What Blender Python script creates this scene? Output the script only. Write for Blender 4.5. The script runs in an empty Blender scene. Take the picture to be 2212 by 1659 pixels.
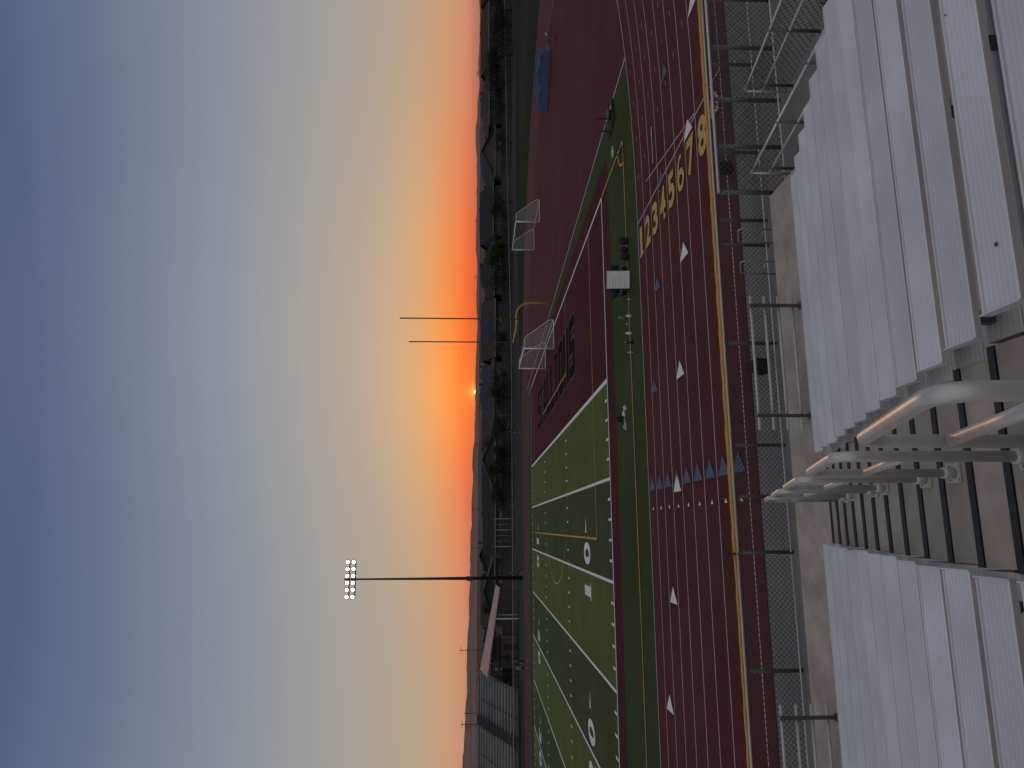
import bpy, bmesh, math, random
from mathutils import Vector, Matrix, noise as mnoise
random.seed(7)
scene=bpy.context.scene
COL=scene.collection
def s2l(c):
    return tuple(((v/255)/12.92 if v/255<=0.04045 else ((v/255+0.055)/1.055)**2.4) for v in c)

# ------------------------------------------------------------------ materials
MATS={}
def mat(name,col,rough=0.7,metal=0.0,var=0.15,scale=3.0,bump=0.0,bscale=60.0,col2=None,emit=0,big=None,spec=0.5,rnd=0):
    if name in MATS: return MATS[name]
    m=bpy.data.materials.new(name); m.use_nodes=True
    nt=m.node_tree; N=nt.nodes; L=nt.links; b=N['Principled BSDF']
    b.inputs['Roughness'].default_value=rough; b.inputs['Metallic'].default_value=metal
    b.inputs['Specular IOR Level'].default_value=spec
    tc=N.new('ShaderNodeTexCoord')
    nz=N.new('ShaderNodeTexNoise'); nz.inputs['Scale'].default_value=scale; nz.inputs['Detail'].default_value=6
    L.new(tc.outputs['Object'],nz.inputs['Vector'])
    cr=N.new('ShaderNodeValToRGB')
    a=tuple(max(0,v*(1-var)) for v in col); c=tuple(min(1,v*(1+var)) for v in (col2 or col))
    cr.color_ramp.elements[0].position=0.3; cr.color_ramp.elements[0].color=(*a,1)
    cr.color_ramp.elements[1].position=0.7; cr.color_ramp.elements[1].color=(*c,1)
    L.new(nz.outputs['Fac'],cr.inputs['Fac'])
    out=cr.outputs['Color']
    if big:
        n2=N.new('ShaderNodeTexNoise'); n2.inputs['Scale'].default_value=big[0]; n2.inputs['Detail'].default_value=3
        L.new(tc.outputs['Object'],n2.inputs['Vector'])
        mr=N.new('ShaderNodeMapRange'); mr.inputs[1].default_value=0.3; mr.inputs[2].default_value=0.7
        mr.inputs[3].default_value=1-big[1]; mr.inputs[4].default_value=1+big[1]
        L.new(n2.outputs['Fac'],mr.inputs[0])
        mx=N.new('ShaderNodeVectorMath'); mx.operation='SCALE'
        L.new(out,mx.inputs[0]); L.new(mr.outputs[0],mx.inputs['Scale']); out=mx.outputs[0]
    if rnd:
        oi=N.new('ShaderNodeObjectInfo'); mr=N.new('ShaderNodeMapRange'); mr.inputs[3].default_value=1-rnd; mr.inputs[4].default_value=1+rnd*0.5
        L.new(oi.outputs['Random'],mr.inputs[0]); mx=N.new('ShaderNodeVectorMath'); mx.operation='SCALE'
        L.new(out,mx.inputs[0]); L.new(mr.outputs[0],mx.inputs['Scale']); out=mx.outputs[0]
    L.new(out,b.inputs['Base Color'])
    if bump>0:
        n3=N.new('ShaderNodeTexNoise'); n3.inputs['Scale'].default_value=bscale; n3.inputs['Detail'].default_value=4
        L.new(tc.outputs['Object'],n3.inputs['Vector'])
        bp=N.new('ShaderNodeBump'); bp.inputs['Strength'].default_value=bump; bp.inputs['Distance'].default_value=0.02
        L.new(n3.outputs['Fac'],bp.inputs['Height']); L.new(bp.outputs['Normal'],b.inputs['Normal'])
    if emit:
        b.inputs['Emission Color'].default_value=(1,0.93,0.8,1); b.inputs['Emission Strength'].default_value=emit
    MATS[name]=m; return m

def mesh_mat(name,col,s,t,rough=0.5,metal=0.3,square=False):
    m=bpy.data.materials.new(name); m.use_nodes=True
    nt=m.node_tree; N=nt.nodes; L=nt.links; b=N['Principled BSDF']; o=N['Material Output']
    b.inputs['Base Color'].default_value=(*col,1); b.inputs['Roughness'].default_value=rough; b.inputs['Metallic'].default_value=metal
    uv=N.new('ShaderNodeUVMap'); sp=N.new('ShaderNodeSeparateXYZ'); L.new(uv.outputs[0],sp.inputs[0])
    def M(op,a,bb=None):
        n=N.new('ShaderNodeMath'); n.operation=op
        for i,v in enumerate((a,bb)):
            if v is None: continue
            if isinstance(v,(int,float)): n.inputs[i].default_value=v
            else: L.new(v,n.inputs[i])
        return n.outputs[0]
    if square: A=sp.outputs[0]; B=sp.outputs[1]
    else: A=M('ADD',sp.outputs[0],sp.outputs[1]); B=M('SUBTRACT',sp.outputs[0],sp.outputs[1])
    wa=M('LESS_THAN',M('FRACT',M('DIVIDE',A,s)),t); wb=M('LESS_THAN',M('FRACT',M('DIVIDE',B,s)),t)
    f=M('MAXIMUM',wa,wb)
    tr=N.new('ShaderNodeBsdfTransparent'); mx=N.new('ShaderNodeMixShader')
    L.new(f,mx.inputs[0]); L.new(tr.outputs[0],mx.inputs[1]); L.new(b.outputs[0],mx.inputs[2]); L.new(mx.outputs[0],o.inputs['Surface'])
    return m

# ------------------------------------------------------------------ mesh builder
class MB:
    def __init__(s): s.v=[]; s.f=[]; s.uv={}; s.smooth=set()
    def box(s,c,d,rz=0,rx=0,ry=0):
        R=Matrix.Rotation(rz,3,'Z')@Matrix.Rotation(ry,3,'Y')@Matrix.Rotation(rx,3,'X'); b=len(s.v)
        for x in(-.5,.5):
            for y in(-.5,.5):
                for z in(-.5,.5):
                    s.v.append(Vector(c)+R@Vector((x*d[0],y*d[1],z*d[2])))
        for f in((0,1,3,2),(4,6,7,5),(0,4,5,1),(2,3,7,6),(0,2,6,4),(1,5,7,3)): s.f.append(tuple(b+i for i in f))
        return s
    def quad(s,*p,uv=None):
        b=len(s.v); s.v+= [Vector(q) for q in p]; s.f.append(tuple(range(b,b+len(p))))
        if uv: s.uv[len(s.f)-1]=uv
        return s
    def tube(s,pts,r,n=10,cap=True,r2=None):
        pts=[Vector(p) for p in pts]; b=len(s.v); k=len(pts)
        ref=None
        for i,p in enumerate(pts):
            if i==0:t=pts[1]-pts[0]
            elif i==k-1:t=pts[-1]-pts[-2]
            else:t=(pts[i+1]-pts[i]).normalized()+(pts[i]-pts[i-1]).normalized()
            t.normalize()
            if ref is None:
                ref=t.orthogonal().normalized()
            ref=(ref-t*ref.dot(t)).normalized(); bi=t.cross(ref)
            rr=r if r2 is None else r+(r2-r)*i/(k-1)
            for j in range(n):
                a=2*math.pi*j/n; s.v.append(p+ref*math.cos(a)*rr+bi*math.sin(a)*rr)
        for i in range(k-1):
            for j in range(n):
                s.f.append((b+i*n+j,b+i*n+(j+1)%n,b+(i+1)*n+(j+1)%n,b+(i+1)*n+j)); s.smooth.add(len(s.f)-1)
        if cap:
            s.f.append(tuple(b+j for j in reversed(range(n)))); s.f.append(tuple(b+(k-1)*n+j for j in range(n)))
        return s
    def extx(s,prof,x0,x1):
        b=len(s.v); n=len(prof)
        for x in(x0,x1):
            for (y,z) in prof: s.v.append(Vector((x,y,z)))
        for i in range(n): s.f.append((b+i,b+(i+1)%n,b+n+(i+1)%n,b+n+i))
        s.f.append(tuple(b+i for i in reversed(range(n)))); s.f.append(tuple(b+n+i for i in range(n)))
        return s
    def strip(s,left,right,z):
        b=len(s.v); n=len(left)
        for a,c in zip(left,right): s.v.append(Vector((a[0],a[1],z))); s.v.append(Vector((c[0],c[1],z)))
        for i in range(n-1): s.f.append((b+2*i,b+2*i+1,b+2*i+3,b+2*i+2))
        return s
    def mesh(s,name,m):
        me=bpy.data.meshes.new(name); me.from_pydata([tuple(v) for v in s.v],[],s.f)
        if s.uv:
            ul=me.uv_layers.new(name='UVMap')
            for fi,uvs in s.uv.items():
                for li,u in zip(me.polygons[fi].loop_indices,uvs): ul.data[li].uv=u
        for i in s.smooth: me.polygons[i].use_smooth=True
        if m: me.materials.append(m)
        me.update(); return me
def recalc(me):
    bm=bmesh.new(); bm.from_mesh(me); bmesh.ops.recalc_face_normals(bm,faces=bm.faces); bm.to_mesh(me); bm.free()
def fillet(pts,r,n=5):
    pts=[Vector(p) for p in pts]; out=[pts[0]]
    for i in range(1,len(pts)-1):
        a=(pts[i-1]-pts[i]).normalized(); c=(pts[i+1]-pts[i]).normalized()
        p0=pts[i]+a*r; p2=pts[i]+c*r
        for k in range(n+1):
            t=k/n; out.append(p0*(1-t)**2+pts[i]*2*t*(1-t)+p2*t*t)
    out.append(pts[-1]); return out
def obj(name,data,parent=None,loc=None,rz=0,**props):
    o=bpy.data.objects.new(name,data); COL.objects.link(o)
    if loc is not None: o.location=loc
    if rz: o.rotation_euler[2]=rz
    if parent: o.parent=parent
    for k,v in props.items(): o[k]=v
    return o
def thing(name,label,category,loc=(0,0,0),rz=0,group=None):
    o=obj(name,None,loc=loc,rz=rz,label=label,category=category)
    o.empty_display_size=0.3
    if group:o['group']=group
    return o
def part(name,mb,m,parent,rc=True,**k):
    me=mb.mesh(name,m)
    if rc: recalc(me)
    return obj(name,me,parent=parent,**k)
def struct(name,mb,m,label=None,cat=None,**k):
    me=mb.mesh(name,m)
    return obj(name,me,kind='structure',label=label or name.replace('_',' ')+' of the stadium setting',category=cat or 'ground',**k)

# ------------------------------------------------------------------ camera (measured)
f,pi_,ro,he,CH=1533.68725,0.04537,0.0039,0.19858,5.96598
fw=Vector((math.sin(he)*math.cos(pi_),math.cos(he)*math.cos(pi_),-math.sin(pi_)))
r0=Vector((math.cos(he),-math.sin(he),0)); u0=r0.cross(fw)
rr=r0*math.cos(ro)+u0*math.sin(ro); uu=-r0*math.sin(ro)+u0*math.cos(ro)
cam=bpy.data.cameras.new('camera'); co=bpy.data.objects.new('camera',cam); COL.objects.link(co)
X,Y,Z=-uu,rr,-fw
co.matrix_world=Matrix(((X.x,Y.x,Z.x,0),(X.y,Y.y,Z.y,0),(X.z,Y.z,Z.z,CH),(0,0,0,1)))
cam.sensor_width=36; cam.sensor_fit='HORIZONTAL'; cam.lens=36*f/2212; cam.clip_end=40000; cam.clip_start=0.05
scene.camera=co
scene.view_settings.view_transform='Standard'; scene.view_settings.look='None'; scene.view_settings.exposure=0

# ------------------------------------------------------------------ world: sunset sky
saz=he+math.atan((812-829.5)/f); sel=math.radians(0.36)
SD=Vector((math.sin(saz)*math.cos(sel),math.cos(saz)*math.cos(sel),math.sin(sel)))
w=bpy.data.worlds.new("World"); scene.world=w; w.use_nodes=True
nt=w.node_tree; N=nt.nodes; L=nt.links; bg=N['Background']
tc=N.new('ShaderNodeTexCoord'); nrm=N.new('ShaderNodeVectorMath'); nrm.operation='NORMALIZE'; L.new(tc.outputs['Generated'],nrm.inputs[0])
D=nrm.outputs[0]
def WM(op,a,b=None,c=None):
    n=N.new('ShaderNodeMath'); n.operation=op
    for i,v in enumerate((a,b,c)):
        if v is None: continue
        if isinstance(v,(int,float)): n.inputs[i].default_value=v
        else: L.new(v,n.inputs[i])
    return n.outputs[0]
sp=N.new('ShaderNodeSeparateXYZ'); L.new(D,sp.inputs[0])
mp=N.new('ShaderNodeMapping'); mp.inputs['Scale'].default_value=(1.6,1.6,14); L.new(D,mp.inputs[0])
nz=N.new('ShaderNodeTexNoise'); nz.inputs['Scale'].default_value=1.3; nz.inputs['Detail'].default_value=2; L.new(mp.outputs[0],nz.inputs['Vector'])
el0=WM('ARCSINE',sp.outputs[2])
damp=WM('EXPONENT',WM('MULTIPLY',WM('ABSOLUTE',el0),-14.0))
el=WM('ADD',el0,WM('MULTIPLY',WM('MULTIPLY',WM('SUBTRACT',nz.outputs['Fac'],0.5),0.022),damp))
ef=WM('DIVIDE',el,math.radians(40))
def ramp(stops):
    n=N.new('ShaderNodeValToRGB'); e=n.color_ramp.elements
    while len(e)>1: e.remove(e[-1])
    first=True
    for d,c in stops:
        p=max(0,min(1,d/40))
        if first: e[0].position=p; e[0].color=(*s2l(c),1); first=False
        else:
            q=e.new(p); q.color=(*s2l(c),1)
    L.new(ef,n.inputs['Fac']); return n.outputs['Color']
c_sun=ramp([(0,(224,90,50)),(0.9,(241,103,50)),(1.7,(247,124,60)),(2.7,(244,145,76)),(3.9,(233,160,99)),(5.2,(218,168,120)),(7.0,(202,169,138)),(9.0,(189,166,146)),(11.2,(177,165,151)),(14.4,(162,159,155)),(17.5,(149,153,157)),(20.6,(136,143,157)),(26.2,(112,123,146)),(31.2,(90,102,131)),(40,(76,89,121))])
c_off=ramp([(0,(168,118,98)),(1.1,(196,146,114)),(2.4,(193,156,125)),(4.5,(181,161,138)),(7.9,(166,159,148)),(11.2,(156,156,152)),(14.4,(145,149,154)),(20.6,(122,131,150)),(26.2,(99,112,138)),(31.2,(80,94,125)),(40,(68,83,115))])
az=WM('ARCTAN2',sp.outputs[0],sp.outputs[1])
da=WM('SUBTRACT',az,saz+math.radians(4))
fa=WM('EXPONENT',WM('MULTIPLY',WM('POWER',WM('DIVIDE',WM('ABSOLUTE',da),math.radians(18)),2.0),-1.0))
mix=N.new('ShaderNodeMix'); mix.data_type='RGBA'; L.new(fa,mix.inputs[0]); L.new(c_off,mix.inputs[6]); L.new(c_sun,mix.inputs[7])
sky=mix.outputs[2]
dt=N.new('ShaderNodeVectorMath'); dt.operation='DOT_PRODUCT'; L.new(D,dt.inputs[0]); dt.inputs[1].default_value=(math.sin(saz),math.cos(saz),-0.55)
bf=N.new('ShaderNodeMapRange'); bf.inputs[1].default_value=0.35; bf.inputs[2].default_value=-0.5; L.new(dt.outputs['Value'],bf.inputs[0]); bf.interpolation_type='SMOOTHSTEP'
mix2=N.new('ShaderNodeMix'); mix2.data_type='RGBA'; L.new(bf.outputs[0],mix2.inputs[0]); L.new(sky,mix2.inputs[6]); mix2.inputs[7].default_value=(0.42,0.42,0.445,1)
d2=N.new('ShaderNodeVectorMath'); d2.operation='DOT_PRODUCT'; L.new(D,d2.inputs[0]); d2.inputs[1].default_value=SD
ang=WM('ARCCOSINE',WM('MINIMUM',d2.outputs['Value'],0.9999999))
disc=WM('LESS_THAN',ang,math.radians(0.16))
g1=WM('EXPONENT',WM('MULTIPLY',WM('POWER',WM('DIVIDE',ang,math.radians(0.45)),1.2),-1))
g2=WM('EXPONENT',WM('MULTIPLY',WM('POWER',WM('DIVIDE',ang,math.radians(5.5)),2.0),-1))
def addc(base,fac,col):
    s=N.new('ShaderNodeVectorMath'); s.operation='SCALE'; s.inputs[0].default_value=col; L.new(fac,s.inputs['Scale'])
    a=N.new('ShaderNodeVectorMath'); a.operation='ADD'; L.new(base,a.inputs[0]); L.new(s.outputs[0],a.inputs[1]); return a.outputs[0]
o=addc(mix2.outputs[2],g2,(0.14,0.07,0.0)); o=addc(o,g1,(0.5,0.32,0.05)); o=addc(o,disc,(1.5,1.1,0.5))
gb=WM('GREATER_THAN',sp.outputs[2],-0.01)
m3=N.new('ShaderNodeMix'); m3.data_type='RGBA'; L.new(gb,m3.inputs[0]); m3.inputs[6].default_value=(0.03,0.03,0.035,1); L.new(o,m3.inputs[7])
L.new(m3.outputs[2],bg.inputs['Color']); bg.inputs['Strength'].default_value=1.0
sl=bpy.data.lights.new('sun','SUN'); sl.energy=0.2; sl.angle=math.radians(0.6); sl.color=(1,0.55,0.28)
so=bpy.data.objects.new('sun',sl); COL.objects.link(so)
sd=Vector((math.sin(saz)*math.cos(math.radians(1.6)),math.cos(saz)*math.cos(math.radians(1.6)),math.sin(math.radians(1.6))))
so.rotation_euler=sd.to_track_quat('Z','Y').to_euler(); so.location=(0,60,40)

# ------------------------------------------------------------------ palette
M_ground=mat('dry_ground',(0.045,0.040,0.037),0.95,var=0.3,scale=0.3,bump=0.3,bscale=3,big=(0.02,0.3),spec=0.1)
M_grass=mat('far_grass',(0.020,0.028,0.012),0.95,var=0.35,scale=2,big=(0.05,0.25),spec=0.05)
M_conc=mat('concrete',(0.17,0.158,0.148),0.85,var=0.1,scale=9,bump=0.15,bscale=80,big=(0.5,0.15),spec=0.2)
M_track=mat('track_rubber',(0.082,0.020,0.021),0.8,var=0.28,scale=45,bump=0.5,bscale=150,big=(0.25,0.16),spec=0.10)
M_turf=mat('outer_turf',(0.038,0.056,0.020),0.9,var=0.3,scale=30,bump=0.6,bscale=120,big=(0.2,0.16),spec=0.1)
M_mar=mat('maroon_turf',(0.066,0.014,0.019),0.9,var=0.25,scale=30,bump=0.6,bscale=120,big=(0.2,0.14),spec=0.1)
M_wp=mat('white_paint',(0.64,0.64,0.62),0.7,var=0.12,scale=8)
M_wt=mat('worn_white_paint',(0.40,0.35,0.34),0.7,var=0.25,scale=8)
M_yp=mat('yellow_paint',(0.44,0.24,0.03),0.7,var=0.15,scale=8)
M_yd=mat('gold_paint',(0.44,0.315,0.075),0.7,var=0.25,scale=12)
M_bp=mat('blue_paint',(0.052,0.078,0.13),0.7,var=0.2,scale=8)
M_bk=mat('black_paint',(0.006,0.0065,0.0065),0.9,var=0.2,scale=5,spec=0.03)
M_ol=mat('letter_outline_paint',(0.17,0.135,0.09),0.8,var=0.2,scale=5,spec=0.1)
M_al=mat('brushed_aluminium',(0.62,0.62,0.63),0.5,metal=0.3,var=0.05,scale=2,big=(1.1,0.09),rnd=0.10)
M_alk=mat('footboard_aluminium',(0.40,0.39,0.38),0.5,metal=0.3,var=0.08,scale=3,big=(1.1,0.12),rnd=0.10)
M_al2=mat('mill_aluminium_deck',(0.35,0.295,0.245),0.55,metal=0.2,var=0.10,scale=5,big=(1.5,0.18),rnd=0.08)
M_rail=mat('aluminium_tube',(0.50,0.48,0.465),0.45,metal=0.45,var=0.07,scale=9)
M_galv=mat('galvanised_steel',(0.10,0.105,0.115),0.5,metal=0.4,var=0.15,scale=20)
M_galvm=mat('dull_pipe',(0.27,0.27,0.275),0.5,metal=0.3,var=0.15,scale=20)
M_galvl=mat('bright_pipe',(0.48,0.48,0.48),0.45,metal=0.3,var=0.1,scale=20)
M_cap=mat('yellow_cap',(0.48,0.25,0.02),0.55,var=0.15,scale=20)
M_nose=mat('black_nosing',(0.010,0.011,0.018),0.6,var=0.3,scale=40)
M_yel=mat('yellow_goalpost',(0.32,0.27,0.035),0.5,var=0.1,scale=4)
M_yel_backlit=mat('backlit_yellow_upright',(0.13,0.105,0.03),0.6,var=0.1,scale=4)  # goalpost yellow darkened for the uprights, their backlit shade put into the colour
M_white=mat('white_enamel',(0.66,0.66,0.65),0.5,var=0.06,scale=4)
M_dark=mat('dark_steel',(0.02,0.021,0.024),0.5,metal=0.2,var=0.2,scale=6)
M_black=mat('black_fabric',(0.012,0.012,0.015),0.85,var=0.4,scale=14,bump=0.5,bscale=30)
M_lamp=mat('lit_lamp',(0.9,0.9,0.85),0.4,emit=6)
M_link=mesh_mat('chain_link',(0.095,0.095,0.10),0.10,0.16)
M_link2=mesh_mat('heavy_chain_link',(0.08,0.08,0.085),0.12,0.14)
M_net=mesh_mat('goal_net',(0.45,0.46,0.46),0.14,0.11,metal=0,square=True)

def stripe_mat():
    m=bpy.data.materials.new('striped_turf'); m.use_nodes=True
    nt=m.node_tree;N=nt.nodes;L=nt.links;b=N['Principled BSDF']; b.inputs['Roughness'].default_value=0.9; b.inputs['Specular IOR Level'].default_value=0.1
    tc=N.new('ShaderNodeTexCoord'); s=N.new('ShaderNodeSeparateXYZ'); L.new(tc.outputs['Object'],s.inputs[0])
    def M(op,a,bb=None):
        n=N.new('ShaderNodeMath'); n.operation=op
        for i,v in enumerate((a,bb)):
            if v is None: continue
            if isinstance(v,(int,float)): n.inputs[i].default_value=v
            else: L.new(v,n.inputs[i])
        return n.outputs[0]
    fr=M('LESS_THAN',M('FRACT',M('DIVIDE',M('SUBTRACT',6.697,s.outputs[0]),9.144)),0.5)
    mx=N.new('ShaderNodeMix'); mx.data_type='RGBA'; L.new(fr,mx.inputs[0]); mx.inputs[6].default_value=(0.050,0.070,0.026,1); mx.inputs[7].default_value=(0.084,0.110,0.028,1)
    nz=N.new('ShaderNodeTexNoise'); nz.inputs['Scale'].default_value=22; nz.inputs['Detail'].default_value=5; L.new(tc.outputs['Object'],nz.inputs['Vector'])
    n2=N.new('ShaderNodeTexNoise'); n2.inputs['Scale'].default_value=0.35; n2.inputs['Detail'].default_value=4; L.new(tc.outputs['Object'],n2.inputs['Vector'])
    v=M('ADD',M('MULTIPLY',nz.outputs['Fac'],0.6),M('MULTIPLY',n2.outputs['Fac'],0.6)); v=M('ADD',v,0.40)
    sc=N.new('ShaderNodeVectorMath'); sc.operation='SCALE'; L.new(mx.outputs[2],sc.inputs[0]); L.new(v,sc.inputs['Scale']); L.new(sc.outputs[0],b.inputs['Base Color'])
    bp=N.new('ShaderNodeBump'); bp.inputs['Strength'].default_value=0.6; bp.inputs['Distance'].default_value=0.02; n3=N.new('ShaderNodeTexNoise'); n3.inputs['Scale'].default_value=120; L.new(tc.outputs['Object'],n3.inputs['Vector'])
    L.new(n3.outputs['Fac'],bp.inputs['Height']); L.new(bp.outputs['Normal'],b.inputs['Normal'])
    return m
M_field=stripe_mat()

# ------------------------------------------------------------------ ground layers
XG=6.697; YN=32.254; YF=YN+48.768; YM=(YN+YF)/2; EL=XG+9.144; yd=0.9144
CX=11.4; CY=56.6; XL=-95
def flat(name,pts,z,m,**k):
    mb=MB(); mb.quad(*[(p[0],p[1],z) for p in pts]); return struct(name,mb,m,**k)
flat('ground',[(-20000,-3000),(20000,-3000),(20000,20000),(-20000,20000)],-0.05,M_ground,label='dark dry ground running out to the horizon')
flat('grass_verge',[(26,98),(60,45),(140,60),(140,118),(60,112),(26,104)],-0.035,M_grass,label='dim green grass verge outside the track bend',cat='grass')
flat('concrete_apron',[(XL,-25),(40,-25),(40,16.5),(XL,16.5)],-0.02,M_conc,label='pale concrete apron between bleacher and track',cat='pavement')
def arc(R,n=64,a0=-90,a1=90): return [(CX+R*math.cos(math.radians(a0+(a1-a0)*i/n)),CY+R*math.sin(math.radians(a0+(a1-a0)*i/n))) for i in range(n+1)]
R0=CY-24.95
flat('running_track',[(XL,CY-41.55)]+arc(41.55)+[(XL,CY+41.55)],0.0,M_track,label='dark red rubber running track around the field',cat='track')
ta=math.degrees(math.asin((19.0-CX)/R0))
near=arc(R0,8,-90,-90+ta); ta2=math.degrees(math.asin((16.8-CX)/R0)); far=arc(R0,8,90-ta2,90)
flat('turf_surround',[(XL,CY-R0)]+near+far+[(XL,CY+R0)],0.006,M_turf,label='dark green artificial turf strip around the field',cat='turf')
flat('end_zone',[(XL,30.7),(17.2,30.55),(17.0,YF+1.5),(XL,YF+1.5)],0.012,M_mar,label='maroon artificial turf end zone and border',cat='turf')
flat('football_field',[(XL,YN),(XG,YN),(XG,YF),(XL,YF)],0.018,M_field,label='green striped artificial turf football field',cat='field')
mb=MB(); z=0.024
def R(mb,x0,x1,y0,y1,z): mb.quad((x0,y0,z),(x1,y0,z),(x1,y1,z),(x0,y1,z))
R(mb,XG-0.11,XG+0.11,YN+0.1,YF-0.1,z)
R(mb,XL,EL,YN-0.07,YN+0.07,z); R(mb,XL,EL,YF-0.07,YF+0.07,z); R(mb,EL-0.07,EL+0.07,YN+0.08,YF-0.08,z)
for k in range(1,21):
    x=XG-k*4.572; R(mb,x-0.07,x+0.07,YN+0.1,YF-0.1,z)
for k in range(1,100):
    x=XG-k*yd
    if k%5==0: 
        for yy in (YN+16.26,YN+32.5): R(mb,x-0.3,x+0.3,yy-0.05,yy+0.05,z+0.003)
        continue
    for yy in (YN+0.45,YN+16.26,YN+32.5,YF-0.45): R(mb,x-0.06,x+0.06,yy-0.3,yy+0.3,z)
struct('field_marking',mb,M_wp,label='white yard lines and hash marks on the turf',cat='marking')
mb=MB(); z=0.031; t=0.055
PB=EL-16.46
R(mb,PB-t,PB+t,YM-20.15,YM+20.15,z)
R(mb,PB+t,EL-0.08,YM-20.15-t,YM-20.15+t,z); R(mb,PB+t,EL-0.08,YM+20.15-t,YM+20.15+t,z)
R(mb,EL-5.5-t,EL-5.5+t,YM-9.16,YM+9.16,z+.006); R(mb,EL-5.5+t,EL-0.08,YM-9.16-t,YM-9.16+t,z+.006); R(mb,EL-5.5+t,EL-0.08,YM+9.16-t,YM+9.16+t,z+.006)
R(mb,XL,EL,26.95-t,26.95+t,z); R(mb,XL,EL,86.3-t,86.3+t,z); R(mb,EL-t,EL+t,27.01,YN-0.08,z); R(mb,EL-t,EL+t,YF+0.08,86.2,z)
ps=EL-11; l=[];r_=[]
for i in range(41):
    a=math.radians(180-53+106*i/40); l.append((ps+9.1*math.cos(a),YM+9.1*math.sin(a))); r_.append((ps+9.2*math.cos(a),YM+9.2*math.sin(a)))
l=[p for p in l if p[0]<PB-t]; r_=r_[len(r_)//2-len(l)//2:len(r_)//2-len(l)//2+len(l)]
mb.strip(l,r_,z)
l=[];r_=[]
for i in range(13):
    a=math.radians(92+86*i/12); l.append((EL+0.9*math.cos(a),27+0.9*math.sin(a))); r_.append((EL+1.0*math.cos(a),27+1.0*math.sin(a)))
mb.strip(l,r_,z+0.004)
struct('soccer_marking',mb,M_yp,label='thin yellow soccer lines on the turf',cat='marking')
mb=MB(); z=0.02
e0=near[-1]; e1=far[0]
mb.strip([(e0[0]-0.05,e0[1]),(e1[0]-0.05,e1[1])],[(e0[0]+0.06,e0[1]),(e1[0]+0.06,e1[1])],z)
struct('turf_edging',mb,M_wt,label='pale edging strip where turf meets track',cat='marking')
LW=1.04; mb=MB()
for k in range(10):
    y=24.95-LW*k; R_=CY-y; h=0.023 if k else 0.035
    L1=[(XL,CY-R_+h)]+arc(R_-h)+[(XL,CY+R_-h)]; L2=[(XL,CY-R_-h)]+arc(R_+h)+[(XL,CY+R_+h)]
    mb.strip(L1,L2,0.008 if k else 0.012)
struct('lane_line',mb,M_wt,label='thin white lane lines along the running track',cat='marking')
mb=MB(); z=0.016
for k in range(8):
    for j in range(4):
        x=12.8+1.6*j+0.28*k; y=24.4-LW*k+(x-CX)**2/(2*(R0+LW*k))
        mb.quad((x,y-0.02,z),(x+0.22,y-0.005,z),(x+0.22,y+0.03,z),(x,y+0.015,z))
R(mb,11.17,11.225,24.9-9*LW,24.9,z)
mb.quad((12.15,23.4,z),(11.27,17.7,z),(11.31,17.7,z),(12.19,23.4,z))
struct('start_line',mb,M_wt,label='worn start and finish lines across the lanes',cat='marking')
mb=MB()
def tri(mb,x,y,sx,sy,z): mb.quad((x-sx,y-sy,z),(x+sx,y,z),(x-sx,y+sy,z))
for k in range(-2,7): tri(mb,-5.4+3.33*k,23.35-1.02*k+(0.08 if k>2 else 0),0.25,0.42,z+.006)
for k in range(9): tri(mb,0.6,24.4-LW*k,0.06,0.10,z)
R(mb,12.3,13.7,22.3,22.35,z)
struct('track_marking',mb,M_wp,label='white triangles painted in the track lanes',cat='marking')
mb=MB()
for k in range(9): tri(mb,1.45,24.43-LW*k,0.25,0.42,0.02)
for x,y in ((4.7,23.5),(8.0,22.5),(11.3,21.4),(14.5,20.4),(-9,21)): tri(mb,x,y,0.24,0.40,0.026)
struct('exchange_marking',mb,M_bp,label='blue triangles painted across the track lanes',cat='marking')

def text_mesh(s,offset=0.0):
    c=bpy.data.curves.new('t','FONT'); c.body=s; c.offset=offset; c.align_x='LEFT'
    o=bpy.data.objects.new('t',c); COL.objects.link(o)
    dg=bpy.context.evaluated_depsgraph_get(); dg.update()
    me=bpy.data.meshes.new_from_object(o.evaluated_get(dg)); bpy.data.objects.remove(o); bpy.data.curves.remove(c)
    me.materials.clear(); return me
def painted(name,s,cx,cy,z,w,h,rot,m,offset=0.03,label='',cat='marking',serif=False):
    me=text_mesh(s,offset)
    xs=[v.co.x for v in me.vertices]; ys=[v.co.y for v in me.vertices]
    ax,bx,ay,by=min(xs),max(xs),min(ys),max(ys)
    for v in me.vertices: v.co=Vector(((v.co.x-(ax+bx)/2)/(bx-ax)*w,(v.co.y-(ay+by)/2)/(by-ay)*h,0))
    if serif:
        bm=bmesh.new(); bm.from_mesh(me)
        a,b,c,d=-w*0.75,w*0.85,-h/2,-h*0.4
        bm.faces.new([bm.verts.new(p) for p in ((a,c,0.003),(b,c,0.003),(b,d,0.003),(a,d,0.003))])
        bm.to_mesh(me); bm.free()
    me.materials.append(m); me.name=name
    o=obj(name,me,loc=(cx,cy,z),rz=rot,kind='structure',label=label,category=cat)
    return o
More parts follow.
